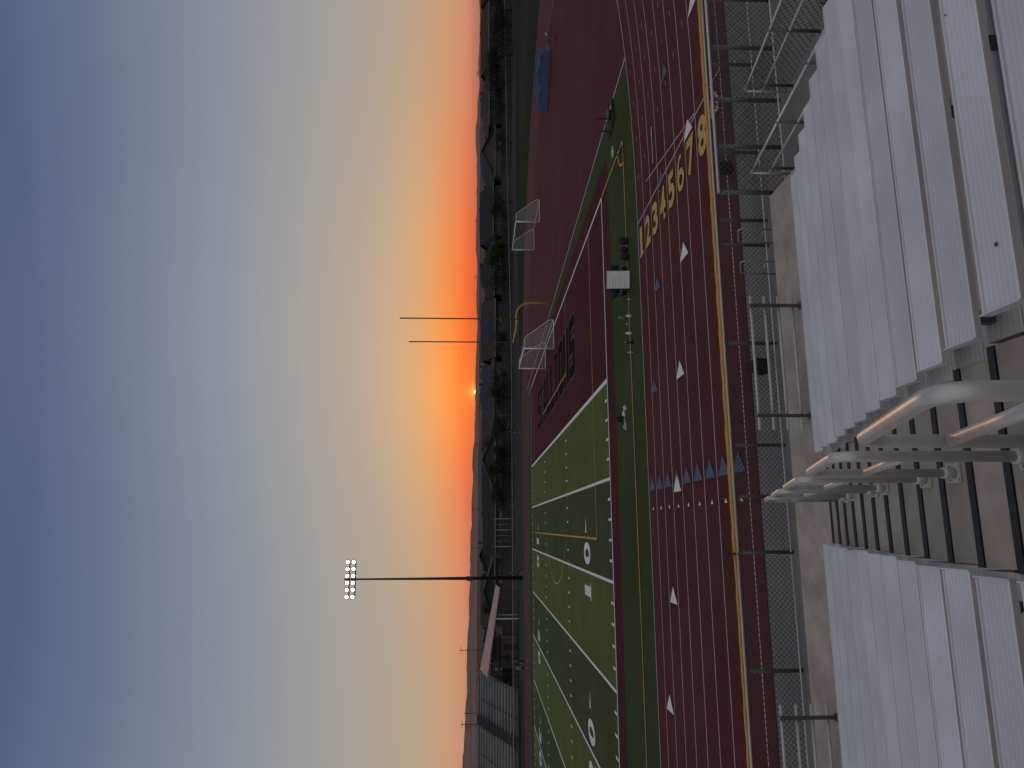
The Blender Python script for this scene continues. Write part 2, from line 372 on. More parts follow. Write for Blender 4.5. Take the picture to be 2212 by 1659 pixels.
def six(name,cx,cy,z,w,h,rot,m,label):
    mb=MB(); n=28; cyb=-h*0.19; ro,ri=0.5,0.24
    l=[];r_=[]
    for i in range(n+1):
        a=2*math.pi*i/n; l.append((w*ro*math.cos(a),cyb+h*0.31*math.sin(a))); r_.append((w*ri*math.cos(a),cyb+h*0.15*math.sin(a)))
    mb.strip(l,r_,0)
    l=[];r_=[]
    for i in range(15):
        a=math.radians(185-115*i/14); l.append((w*(0.04+0.54*math.cos(a)),-h*0.08+h*0.58*math.sin(a))); r_.append((w*(0.06+0.30*math.cos(a)),-h*0.08+h*0.46*math.sin(a)))
    mb.strip(l,r_,0.003)
    return obj(name,mb.mesh(name,m),loc=(cx,cy,z),rz=rot,kind='structure',label=label,category='marking')
for i in range(9):
    d=str(i+1); lb='gold lane number %s painted on red track'%d
    if d=='6': six('lane_number',10.30,24.43-LW*i,0.026,0.68,1.12,-math.pi/2,M_yd,lb)
    else: painted('lane_number',d,10.30,24.43-LW*i,0.026,0.34 if d=='1' else 0.68,1.12,-math.pi/2,M_yd,0.035 if d!='9' else 0.01,label=lb,serif=(d=='1'))
for n,(a,b) in enumerate(((1,0),(2,0),(3,0),(4,0))):
    xl=XG-9.144*(n+1)
    for side,yy,rot in ((1,39.9,0),(-1,YF-7.65,math.pi)):
        painted('yard_number',str(a),xl-1.0*side,yy,0.034,0.55 if a==1 else 1.15,2.3,rot,M_wp,0.03,label='white yard number on green turf',serif=(a==1))
        painted('yard_number',str(b),xl+1.0*side,yy,0.034,1.2,2.3,rot,M_wp,0.03,label='white yard number on green turf')
        mb=MB(); yb=yy+0.3*side; mb.quad((xl+2.1,yb-0.22,0.03),(xl+3.0,yb,0.03),(xl+2.1,yb+0.22,0.03)); struct('yard_arrow',mb,M_wp,label='small white arrow pointing to the goal line',cat='marking')
BL={'S':[[(0.1,0),(0.9,0),(1,.08),(1,.22),(0,.22),(0,.08)],[(.66,.22),(1,.22),(1,.39),(.66,.39)],[(0,.39),(1,.39),(1,.51),(.9,.61),(0,.61)],[(0,.61),(.34,.61),(.34,.78),(0,.78)],[(0,.78),(1,.78),(1,.92),(.9,1),(.1,1),(0,.92)]],
'T':[[(0,.78),(1,.78),(1,1),(0,1)],[(.31,0),(.69,0),(.69,.78),(.31,.78)]],
'A':[[(0,0),(.32,0),(.32,.25),(0,.25)],[(.68,0),(1,0),(1,.25),(.68,.25)],[(0,.25),(1,.25),(.95,.44),(.05,.44)],[(.05,.44),(.37,.44),(.44,.78),(.18,.78)],[(.63,.44),(.95,.44),(.82,.78),(.56,.78)],[(.18,.78),(.82,.78),(.74,1),(.26,1)]],
'L':[[(0,0),(1,0),(1,.24),(0,.24)],[(0,.24),(.38,.24),(.38,1),(0,1)]],
'I':[[(0,0),(1,0),(1,.18),(0,.18)],[(.18,.18),(.82,.18),(.82,.82),(.18,.82)],[(0,.82),(1,.82),(1,1),(0,1)]],
'O':[[(.1,0),(.9,0),(1,.1),(1,.22),(0,.22),(0,.1)],[(0,.22),(.34,.22),(.34,.78),(0,.78)],[(.66,.22),(1,.22),(1,.78),(.66,.78)],[(0,.78),(1,.78),(1,.9),(.9,1),(.1,1),(0,.9)]],
'N':[[(0,0),(.31,0),(.31,1),(0,1)],[(.69,0),(1,0),(1,1),(.69,1)],[(.31,.62),(.69,0),(.69,.40),(.31,1)]]}
def block(name,ch,cx,cy,z,w,h,gr,m,label):
    mb=MB()
    for j,poly in enumerate(BL[ch]):
        ps_=[((x-.5)*w,(y-.5)*h) for x,y in poly]
        if gr:
            mx_=sum(p[0] for p in ps_)/len(ps_); my_=sum(p[1] for p in ps_)/len(ps_)
            ps_=[(p[0]+math.copysign(gr,p[0]-mx_),p[1]+math.copysign(gr,p[1]-my_)) for p in ps_]
        zz=0.0006*j if gr else 0
        mb.quad(*[(p[0],p[1],zz) for p in ps_])
    obj(name,mb.mesh(name,m),loc=(cx,cy,z),rz=-math.pi/2,kind='structure',label=label,category='marking')
for i,ch in enumerate('STALLIONS'):
    cy=69.6-3.15*i; w_=2.75 if ch!='I' else 1.6
    block('end_zone_letter',ch,11.4,cy,0.019,w_,4.0,0.075,M_ol,'pale outline of painted end zone letter '+ch)
    block('end_zone_letter',ch,11.4,cy,0.028,w_,4.0,0,M_bk,'black painted end zone letter '+ch)

# ------------------------------------------------------------------ hills
def ridge(name,dist,table,depth,amp,m,label,seed):
    mb=MB(); n=420; cols=7
    for i in range(n+1):
        ux=-900+3700*i/n
        px=table[0][1]
        for (a,pa),(c,pc) in zip(table,table[1:]):
            if a<=ux<=c: px=pa+(pc-pa)*(ux-a)/(c-a)
            if ux>c: px=pc
        an=he+math.atan((ux-829.5)/f)
        for j in range(cols):
            t=j/(cols-1); prof=1-abs(t-0.5)*2
            d=dist+depth*(t-0.5)
            nn=mnoise.fractal(Vector((ux*0.02,t*2.5,seed)),0.9,2.1,6)
            hgt=(px/f*dist+6)*(prof**0.8)+amp*nn*(0.25+prof)*(prof>0)
            mb.v.append(Vector((d*math.sin(an),d*math.cos(an),hgt if prof>0 else -3)))
    for i in range(n):
        for j in range(cols-1):
            a=i*cols+j; mb.f.append((a,a+1,a+cols+1,a+cols)); mb.smooth.add(len(mb.f)-1)
    return struct(name,mb,m,label=label,cat='hill')
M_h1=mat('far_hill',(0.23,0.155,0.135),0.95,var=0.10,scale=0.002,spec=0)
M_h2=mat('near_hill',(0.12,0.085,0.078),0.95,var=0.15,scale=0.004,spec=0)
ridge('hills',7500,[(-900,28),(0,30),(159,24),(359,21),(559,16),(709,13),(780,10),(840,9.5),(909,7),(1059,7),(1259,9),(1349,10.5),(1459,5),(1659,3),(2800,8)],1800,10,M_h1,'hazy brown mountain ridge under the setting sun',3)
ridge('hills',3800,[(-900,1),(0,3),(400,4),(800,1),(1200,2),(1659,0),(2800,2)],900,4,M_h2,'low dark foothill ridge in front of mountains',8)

# ------------------------------------------------------------------ bleacher
AX0,AX1=-0.28,1.03; SEATR=5.35; SEATL=-9.0
def rowY(k): return 3.37+0.61*k
def rowZ(k): return 3.41-0.2085*k
bl=thing('bleacher','long stepped silver aluminium bleacher with central aisle','bleacher')
def seat_prof(y1,z,wd=0.25,th=0.045,n=6,d=0.0018,lip=False):
    p=[(y1,z-th),(y1,z-0.006),(y1-0.003,z-0.002),(y1-0.008,z)]
    if lip: p+=[(y1-0.020,z),(y1-0.023,z-0.010),(y1-0.031,z-0.010),(y1-0.034,z)]
    o0=0.038 if lip else 0.02
    for i in range(n):
        a=y1-o0-(wd-0.02-o0)*i/n; s=(wd-0.02-o0)/n
        p+=[(a,z),(a-s*0.35,z),(a-s*0.42,z-d),(a-s*0.93,z-d)]
    p+=[(y1-wd+0.02,z),(y1-wd+0.008,z),(y1-wd,z-0.006),(y1-wd,z-th)]
    return p
for k in range(-5,12):
    y,zz=rowY(k),rowZ(k)
    for (a,b) in ((AX1,SEATR),(SEATL,AX0)):
        jx=random.uniform(-0.014,0.014); jz=random.uniform(-0.003,0.003)
        aa,bb=(a+jx,b) if a==AX1 else (a,b+jx)
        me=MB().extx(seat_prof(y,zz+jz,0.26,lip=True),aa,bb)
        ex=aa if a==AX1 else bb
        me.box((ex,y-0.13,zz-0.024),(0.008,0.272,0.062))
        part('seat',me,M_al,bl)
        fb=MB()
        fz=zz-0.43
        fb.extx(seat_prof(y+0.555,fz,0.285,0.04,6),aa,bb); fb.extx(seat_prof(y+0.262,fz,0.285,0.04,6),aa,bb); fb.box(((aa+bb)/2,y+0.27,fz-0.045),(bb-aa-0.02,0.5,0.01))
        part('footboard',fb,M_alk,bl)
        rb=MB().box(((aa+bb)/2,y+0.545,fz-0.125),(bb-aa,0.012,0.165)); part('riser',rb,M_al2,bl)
        sb=MB(); sb.box(((aa+bb)/2,y-0.12,zz-0.40),(bb-aa-0.2,0.05,0.05))
        n=int((bb-aa)/1.8)+1
        for i in range(n+1):
            xx=aa+0.15+(bb-aa-0.3)*i/n
            sb.box((xx,y-0.12,zz-0.22),(0.05,0.06,0.34)); sb.box((xx,y-0.13,zz-0.06),(0.05,0.2,0.03))
        part('seat_bracket',sb,M_galv,bl)
    fb=MB(); fz=zz-0.43
    fb.extx(seat_prof(y+0.50,fz,0.29,0.04,6),AX0+0.012,AX1-0.012); fb.extx(seat_prof(y+0.205,fz,0.29,0.04,6),AX0+0.012,AX1-0.012); fb.box(((AX0+AX1)/2,y+0.2,fz-0.045),(AX1-AX0-0.06,0.5,0.01))
    part('aisle_tread',fb,M_al2,bl)
    part('step_nosing',MB().extx([(y+0.565,fz-0.035),(y+0.565,fz+0.002),(y+0.56,fz+0.006),(y+0.505,fz+0.006),(y+0.503,fz-0.035)],AX0+0.01,AX1-0.01),M_nose,bl)
    part('riser',MB().box(((AX0+AX1)/2,y+0.545,fz-0.125),(AX1-AX0-0.03,0.012,0.165)),M_al2,bl)
dk=MB(); dz=0.50
for i in range(8): dk.extx(seat_prof(12.25-0.295*i,dz,0.285,0.045,6),-14,6.1)
dk.box((-3.95,11.2,dz-0.052),(20.0,2.0,0.018))
part('walkway_deck',dk,M_al2,bl)
part('deck_fascia',MB().box((-3.95,12.24,0.38),(20.1,0.012,0.10)),M_al2,bl)
lg=MB(); lg.box((-3.75,12.1,0.40),(19.8,0.05,0.06))
for i in range(14): lg.box((-13.5+1.5*i,12.1,0.21),(0.06,0.06,0.42))
part('deck_leg',lg,M_galv,bl)
M_dl=mat('dried_leaf',(0.05,0.03,0.018),0.9,var=0.3,scale=40)
for (x,y,k,s) in ((1.36,3.20,0,0.016),(2.75,3.32,0,0.009)):
    zz=rowZ(k)+0.003; mb=MB()
    for j in range(5):
        a=j*1.256+x*7; mb.quad((0,0,0.002),(s*0.6*math.cos(a-.6),s*0.6*math.sin(a-.6),0.001),(s*math.cos(a),s*math.sin(a),0.003),(s*0.6*math.cos(a+.6),s*0.6*math.sin(a+.6),0.001))
    obj('dried_leaf',mb.mesh('dried_leaf',M_dl),loc=(x,y,zz),label='small curled brown leaf lying on bleacher seat',category='leaf',group='dried leaves on the seats')

def ztop(y): return 5.35-0.345*y
def tread(y):
    if y>10.2: return 0.5
    k=math.floor((y-3.37+0.05)/0.61); return rowZ(k)-0.43
for (ya,yb) in ((1.86,3.03),(3.72,4.96),(5.62,6.95),(7.5,8.75),(9.3,10.35)):
    hr=thing('handrail','silver aluminium tube handrail bolted to aisle steps','handrail',loc=(0.36,ya,tread(ya)),group='handrails down the bleacher aisle')
    oy,oz=ya,tread(ya)
    P=lambda y,z:(0,y-oy,z-oz)
    part('rail_loop',MB().tube(fillet([P(ya,tread(ya)+0.01),P(ya,ztop(ya)),P(yb,ztop(yb)),P(yb,tread(yb)+0.01)],0.16,9),0.030,20),M_rail,hr)
    part('middle_rail',MB().tube([P(ya+0.02,ztop(ya)-0.40),P(yb-0.02,ztop(yb)-0.40)],0.027,16),M_rail,hr)
    for yy in (ya,yb):
        fl=MB(); fl.box(P(yy,tread(yy)+0.008),(0.14,0.14,0.012)); fl.tube([P(yy,tread(yy)+0.012),P(yy,tread(yy)+0.10)],0.040,14)
        for sx in (-0.05,0.05):
            for sy in (-0.05,0.05):
                q=P(yy+sy,tread(yy)+0.014); fl.tube([(sx,q[1],q[2]),(sx,q[1],q[2]+0.012)],0.011,6)
        part('base_flange',fl,M_rail,hr)

def guard(x0,x1,y,zb,zt,posts,nr=4):
    g=thing('guard_rail','four-bar silver pipe guard rail on bleacher walkway','railing',loc=(x0,y,zb),group='guard rails along the walkway')
    for i in range(nr):
        zz=zt-zb-0.02-(zt-zb-0.14)*i/(nr-1)
        part('rail',MB().tube([(0,0,zz),(x1-x0,0,zz)],0.024,10),M_galvl,g)
    for px in posts: part('post',MB().box((px-x0,-0.045,(zt-zb)/2-0.03),(0.05,0.05,zt-zb+0.10)).box((px-x0,-0.06,0.01),(0.11,0.12,0.016)),M_galv,g)
    return g
guard(1.55,3.85,11.45,0.5,1.36,(1.78,3.68)); guard(-5.6,-2.7,11.45,0.5,1.36,(-2.88,-5.3))

def fence(x0,x1,y,h,posts,label,cap=None,z0=0.0,rz=0,mlink=M_link,prail=M_galvl,rr_=0.024,pr=0.036):
    g=thing('chain_link_fence',label,'fence',loc=(x0,y,z0),rz=rz)
    Lh=x1-x0
    part('mesh_panel',MB().quad((0,0,0.04),(Lh,0,0.04),(Lh,0,h),(0,0,h),uv=[(0,0),(Lh,0),(Lh,h),(0,h)]),mlink,g,rc=False)
    part('top_rail',MB().tube([(0,-0.03,h),(Lh,-0.03,h)],rr_,10),prail,g)
    part('bottom_rail',MB().tube([(0,-0.03,0.06),(Lh,-0.03,0.06)],rr_*0.7,8),prail,g)
    for p in posts: part('post',MB().tube([(p-x0,0.035,0),(p-x0,0.035,h-0.01)],pr,10),M_galv,g)
    if cap: 
        m_=MB(); n=int(Lh/0.25)
        pts=[(Lh*i/n,0.012+0.006*math.sin(i*1.7),h+0.035+0.006*math.sin(i*2.3)) for i in range(n+1)]
        m_.tube(pts,cap,10); part('rail_cap',m_,M_cap,g)
    return g
fence(-14,-0.55,13.6,1.09,[-13.1,-11.0,-8.9,-6.8,-4.7,-2.63],'waist-high chain link fence with yellow rail cap',cap=0.028)
fence(-0.5,16,13.6,1.08,[-0.5,0.55,1.54,3.6,5.7,6.25,7.8,9.9,12,14,16],'waist-high chain link fence with thick yellow rail cap',cap=0.046)
fence(6.15,14,12.25,1.36,[6.2,7.15,8.15,9.3,10.4,11.6,12.8,14],'tall chain link guard fence with bright top rail',z0=0.12,rr_=0.028,mlink=M_link2,pr=0.042)

rp=thing('access_ramp','concrete access ramp with twin pipe handrails','ramp',loc=(6.2,12.1,0))
mbx=MB(); 
b=[(0.25,-0.2,-0.015),(1.95,-0.2,-0.015),(1.95,-0.2,0.06),(0.25,-0.2,0.06),(0.25,-6.5,-0.015),(1.95,-6.5,-0.015),(1.95,-6.5,0.85),(0.25,-6.5,0.85)]
mbx.v=[Vector(p) for p in b]; mbx.f=[(0,1,2,3),(4,7,6,5),(3,2,6,7),(0,3,7,4),(1,5,6,2)]
part('ramp_slab',mbx,M_conc,rp)
for xx in (0.25,1.95):
    rl=MB()
    for dzz in (0.86,0.52): rl.tube([(xx,-0.1,0.06+dzz),(xx,-6.4,0.84+dzz)],0.024,10)
    rl.tube([(xx,-0.1,0.1),(xx,-0.1,0.92)],0.02,8)
    part('ramp_rail',rl,M_galvl,rp)
    for i in range(5):
        yy=-0.3-1.5*i; zz=0.06+0.78*(-yy-0.2)/6.3
        part('post',MB().tube([(xx,yy,zz-0.05),(xx,yy,zz+0.9)],0.028,8),M_galv,rp)
part('ramp_mesh',MB().quad((1.98,-0.1,0.1),(1.98,-6.4,0.88),(1.98,-6.4,1.68),(1.98,-0.1,0.9),uv=[(0,0),(6.3,0.78),(6.3,1.6),(0,0.8)]),M_link2,rp,rc=False)
for xx in (4.9,5.55):
    g=thing('step_rail','slim bright pipe rail beside low steps','railing',loc=(xx,12.5,0),group='slim step rails')
    part('rail',MB().tube(fillet([(0,0,0),(0,0,1.05),(0,0.65,0.80),(0,0.65,0)],0.1,4),0.016,8),M_galvm,g)
    part('lower_rail',MB().tube([(0,0.02,0.55),(0,0.63,0.38)],0.014,8),M_galvm,g)

def bag(loc,s,label,rz=0):
    g=thing('backpack',label,'bag',loc=loc,rz=rz,group='black bags left around the stadium')
    bm=bmesh.new(); bmesh.ops.create_icosphere(bm,subdivisions=3,radius=0.5)
    for v in bm.verts:
        p=v.co; n=mnoise.noise(p*3+Vector(loc))*0.10
        q=Vector((math.copysign(abs(p.x*2)**0.6,p.x)*0.5,math.copysign(abs(p.y*2)**0.7,p.y)*0.5,math.copysign(abs(p.z*2)**0.75,p.z)*0.5))*(1+n)
        v.co=Vector((q.x*s,q.y*s*0.6,q.z*s*1.15+s*0.56))
    me=bpy.data.meshes.new('bag_body'); bm.to_mesh(me); bm.free(); me.materials.append(M_black)
    for p in me.polygons: p.use_smooth=True
    obj('bag_body',me,parent=g)
    part('pocket',MB().box((0,-s*0.34,s*0.4),(s*0.6,s*0.12,s*0.45)),M_black,g)
    part('strap',MB().tube(fillet([(-s*0.15,s*0.1,s*1.05),(-s*0.15,s*0.1,s*1.3),(s*0.15,s*0.1,s*1.3),(s*0.15,s*0.1,s*1.05)],0.05,3),0.012,6),M_black,g)
bag((3.05,13.32,0.30),0.34,'black backpack hung on the fence beside walkway')
bag((7.3,13.4,0.72),0.30,'black backpack hung on chain link fence')
bag((7.6,8.9,0.42),0.42,'black backpack lying on the access ramp')
for x,y,s in ((10.6,26.7,0.30),(10.95,26.85,0.26),(11.3,26.75,0.32)): bag((x,y,0.01),s,'small black kit bag on the turf strip')

# ------------------------------------------------------------------ goals
def soccer_goal(x,y0,label):
    g=thing('soccer_goal',label,'goal',loc=(x,y0,0.0),group='portable white soccer goals')
    Wd=7.3;H=2.44;D1=0.9;D2=2.4;r=0.055
    for yy in (0,Wd): part('goal_post',MB().tube([(0,yy,0),(0,yy,H)],r,10),M_white,g)
    part('crossbar',MB().tube([(0,0,H),(0,Wd,H)],r,10),M_white,g)
    fr=MB()
    for yy in (0,Wd): fr.tube(fillet([(0,yy,H-0.05),(D1,yy,H-0.05),(D2,yy,0.35),(D2,yy,0.05),(0,yy,0.05)],0.2,4),0.03,8)
    fr.tube([(D2,0,0.06),(D2,Wd,0.06)],0.03,8)
    part('back_frame',fr,M_white,g)
    nt_=MB()
    nt_.quad((0,0,H),(D1,0,H-0.06),(D1,Wd,H-0.06),(0,Wd,H),uv=[(0,0),(D1,0),(D1,Wd),(0,Wd)])
    sl_=math.hypot(D2-D1,H)
    nt_.quad((D1,0,H-0.06),(D2,0,0.06),(D2,Wd,0.06),(D1,Wd,H-0.06),uv=[(0,0),(sl_,0),(sl_,Wd),(0,Wd)])
    for yy in (0.01,Wd-0.01): nt_.quad((0,yy,0.02),(D2,yy,0.06),(D1,yy,H-0.06),(0,yy,H),uv=[(0,0),(D2,0),(D1,H),(0,H)])
    part('goal_net',nt_,M_net,g,rc=False)
soccer_goal(13.95,54.9,'white portable soccer goal standing in maroon end zone')
soccer_goal(29.8,66.1,'white portable soccer goal standing on red track bend')
gp=thing('goalpost','yellow gooseneck football goalpost with two tall uprights','goalpost',loc=(18.3,YM,0))
dx=EL-18.3
part('gooseneck',MB().tube(fillet([(0,0,0),(0,0,2.95),(dx,0,2.95)],1.3,9),0.095,14),M_yel,gp)
part('crossbar',MB().tube([(dx,-3.55,3.05),(dx,3.55,3.05)],0.075,12),M_yel,gp)
for yy in (-3.55,3.55):
    part('upright',MB().tube([(dx,yy,3.0),(dx,yy,12.15)],0.055,10),M_yel_backlit,gp)
    part('ribbon',MB().quad((dx,yy,12.1),(dx+0.03,yy+0.08,12.12),(dx+0.10,yy+0.1,11.5),(dx+0.07,yy,11.45)),M_dark,gp,rc=False)

# ------------------------------------------------------------------ floodlight pole
lp=thing('floodlight_pole','tall dark floodlight pole with two lit lamp rows','floodlight',loc=(-6.95,101.5,0))
part('pole',MB().tube([(0,0,0),(0,0,24.4)],0.27,14,r2=0.11),M_dark,lp)
part('control_box',MB().box((0.0,-0.35,7.2),(0.65,0.35,0.9)).box((0,-0.2,7.2),(0.2,0.2,0.5)),M_dark,lp)
for zz in (24.05,23.25): part('crossarm',MB().box((0,0,zz-0.35),(4.9,0.14,0.14)),M_dark,lp)
for zz in (24.05,23.25):
    for i in range(6):
        x=-2.3+0.92*i
        hd=part('lamp_head',MB().tube([(x,0.15,zz),(x,-0.12,zz-0.06),(x,-0.30,zz-0.10)],0.12,12,r2=0.34),M_dark,lp)
        part('lamp_lens',MB().tube([(x,-0.305,zz-0.10),(x,-0.335,zz-0.105)],0.23,14),M_lamp,hd)

# ------------------------------------------------------------------ equipment
M_tarp=mat('blue_tarp',(0.012,0.025,0.095),0.5,var=0.4,scale=1.5,bump=0.8,bscale=4)
g=thing('landing_mat','blue tarpaulin covered high jump landing mat on track','mat',loc=(39.4,57.0,0),rz=-0.75)
bm=bmesh.new(); bmesh.ops.create_grid(bm,x_segments=36,y_segments=22,size=1)
for v in bm.verts:
    x,y=v.co.x,v.co.y; e=max(abs(x),abs(y))
    hgt=0.75 if e<0.93 else 0.02
    hgt+= (0.28*math.exp(-((x-0.35)/0.25)**2)+0.2*math.exp(-((x+0.5)/0.2)**2)+0.22*mnoise.noise(Vector((x*5,y*5,1))))*(e<0.93)
    v.co=Vector((x*2.7*(1 if e<0.97 else 1.02),y*1.9,hgt))
me=bpy.data.meshes.new('tarp_cover'); bm.to_mesh(me); bm.free(); me.materials.append(M_tarp); obj('tarp_cover',me,parent=g)
part('mat_block',MB().box((0,0,0.3),(5.0,3.4,0.58)),M_tarp,g)
g=thing('hurdle','lone dark track hurdle standing on red track','hurdle',loc=(38.2,49.4,0),rz=0.7)
part('crossbar',MB().box((0,0,0.85),(1.0,0.03,0.08)),M_white,g)
part('frame',MB().tube(fillet([(-0.42,0.55,0.03),(-0.42,0,0.03),(-0.42,0,0.85)],0.06,3),0.022,8).tube(fillet([(0.42,0.55,0.03),(0.42,0,0.03),(0.42,0,0.85)],0.06,3),0.022,8).tube([(-0.42,0.0,0.05),(0.42,0,0.05)],0.02,8),M_dark,g)
g=thing('training_sled','black steel training sled with two uprights on turf','training sled',loc=(18.1,28.9,0.01),rz=0.25)
fr=MB()
for x in (-0.45,0.45): fr.tube(fillet([(x,-0.75,0.16),(x,-0.6,0.05),(x,0.6,0.05),(x,0.75,0.16)],0.1,3),0.04,8)
for y in (-0.45,0,0.45): fr.box((0,y,0.10),(0.98,0.09,0.05))
part('sled_base',fr,M_dark,g)
for x in (-0.38,0.38): part('push_bar',MB().tube([(x,0.4,0.1),(x,0.42,1.02)],0.03,8),M_dark,g)
part('weight_plate',MB().tube([(0,-0.2,0.12),(0,-0.2,0.28)],0.22,18),M_dark,g)
M_gr=mat('grey_fabric',(0.33,0.33,0.35),0.8,var=0.2,scale=10); M_or=mat('orange_plastic',(0.4,0.11,0.05),0.5); M_teal=mat('teal_plastic',(0.05,0.14,0.14),0.4)
g=thing('folding_stool','small folding stool with grey seat on turf corner','stool',loc=(15.3,26.9,0.01),rz=0.4)
part('seat',MB().box((0,0,0.46),(0.42,0.34,0.035)),M_gr,g)
fr=MB()
for y in (-0.16,0.16): fr.tube([(-0.22,y,0),(0.2,y,0.45)],0.013,6).tube([(0.22,y,0),(-0.2,y,0.45)],0.013,6)
part('leg_frame',fr,M_dark,g)
g=thing('kit_trolley','black kit trolley with mesh basket and wheels on turf','trolley',loc=(9.75,27.2,0.01),rz=0.1)
part('basket',MB().box((0,0,0.38),(1.15,0.55,0.06)).box((-0.56,0,0.52),(0.04,0.55,0.26)).box((0.56,0,0.52),(0.04,0.55,0.26)).box((0,0.26,0.52),(1.1,0.03,0.26)).box((0,-0.26,0.5),(1.1,0.03,0.2)),M_black,g)
part('undercarriage',MB().box((0,0,0.22),(0.95,0.42,0.06)).tube([(-0.55,0.2,0.4),(-0.78,0.2,0.72)],0.02,8).tube([(-0.55,-0.2,0.4),(-0.78,-0.2,0.72)],0.02,8).tube([(-0.78,0.2,0.72),(-0.78,-0.2,0.72)],0.02,8),M_dark,g)
for x in (-0.42,0.42):
    for y in (-0.25,0.25): part('wheel',MB().tube([(x,y-0.03,0.12),(x,y+0.03,0.12)],0.12,16),M_black,g)
g=thing('whiteboard','white writing board with handwritten lines on black easel','whiteboard',loc=(9.55,26.45,0.01),rz=-0.18)
part('board',MB().box((0,0.05,0.50),(0.66,0.02,0.86),rx=-0.12),M_white,g)
part('board_frame',MB().box((0,0.000,0.065),(0.70,0.03,0.03)).box((0,0.102,0.94),(0.70,0.03,0.03),rx=-0.12).box((-0.342,0.051,0.50),(0.02,0.03,0.87),rx=-0.12).box((0.342,0.051,0.50),(0.02,0.03,0.87),rx=-0.12),M_galvl,g)
part('easel_leg',MB().tube([(-0.26,0.02,0),(-0.26,0.13,0.9)],0.014,6).tube([(0.26,0.02,0),(0.26,0.13,0.9)],0.014,6).tube([(0,0.5,0),(0,0.14,0.9)],0.014,6),M_dark,g)
wr=MB()
for ln in range(6):
    zz=0.84-0.115*ln; x=-0.27
    while x<0.25-random.random()*0.12:
        wl=random.uniform(0.03,0.07); hh=random.uniform(0.02,0.04)
        dz_=zz-0.50; yy=0.05-0.0135+dz_*0.12
        wr.box((x+wl/2,yy,zz+random.uniform(-.008,.008)),(wl*0.8,0.002,hh*0.4),ry=random.uniform(-.6,.6)); x+=wl+random.uniform(0.01,0.03)
part('handwriting',wr,M_bk,g)
def bottle(x,y,m,cap,label,s=1.0):
    g=thing('water_bottle',label,'bottle',loc=(x,y,0.012),group='bottles left on the turf')
    part('bottle_body',MB().tube([(0,0,0),(0,0,0.20*s)],0.045*s,12).tube([(0,0,0.20*s),(0,0,0.235*s)],0.045*s,12,r2=0.02*s),m,g)
    part('bottle_cap',MB().tube([(0,0,0.237*s),(0,0,0.275*s)],0.022*s,10),cap,g)
bottle(8.3,27.5,M_teal,M_white,'large teal water jug with white cap',1.2); bottle(8.75,26.5,M_gr,M_black,'grey steel water bottle on turf',0.8)
bottle(8.1,26.6,M_white,M_bk,'white water bottle with black cap',1.0); bottle(7.75,26.55,M_or,M_white,'orange sports drink bottle on turf',0.9)
bottle(7.4,26.6,M_white,M_or,'white water bottle with orange cap',1.1); bottle(7.0,26.5,M_black,M_gr,'black water bottle with grey cap',1.2)
bottle(6.6,26.5,M_gr,M_white,'clear grey bottle standing on turf',0.9)
def shoe(x,y,rz,m):
    g=thing('shoe','single sports shoe lying on dark green turf','shoe',loc=(x,y,0.01),rz=rz,group='sports shoes left on turf')
    part('sole',MB().box((0,0,0.015),(0.30,0.10,0.028)),M_white,g)
    bm=bmesh.new(); bmesh.ops.create_icosphere(bm,subdivisions=2,radius=1)
    for v in bm.verts:
        x_,y_,z_=v.co; v.co=Vector((x_*0.145,y_*0.048*(1.1-0.2*x_),max(0.03,0.03+(z_+0.2)*0.06*(1-0.6*x_))))
    me=bpy.data.meshes.new('upper'); bm.to_mesh(me); bm.free(); me.materials.append(m); obj('upper',me,parent=g)
shoe(4.55,28.6,0.4,M_white); shoe(4.75,28.4,0.9,M_white); shoe(4.2,28.7,-0.3,M_black); shoe(4.0,28.45,0.1,M_gr)
bag((4.35,28.95,0.01),0.26,'small black kit bag beside shoes on turf')

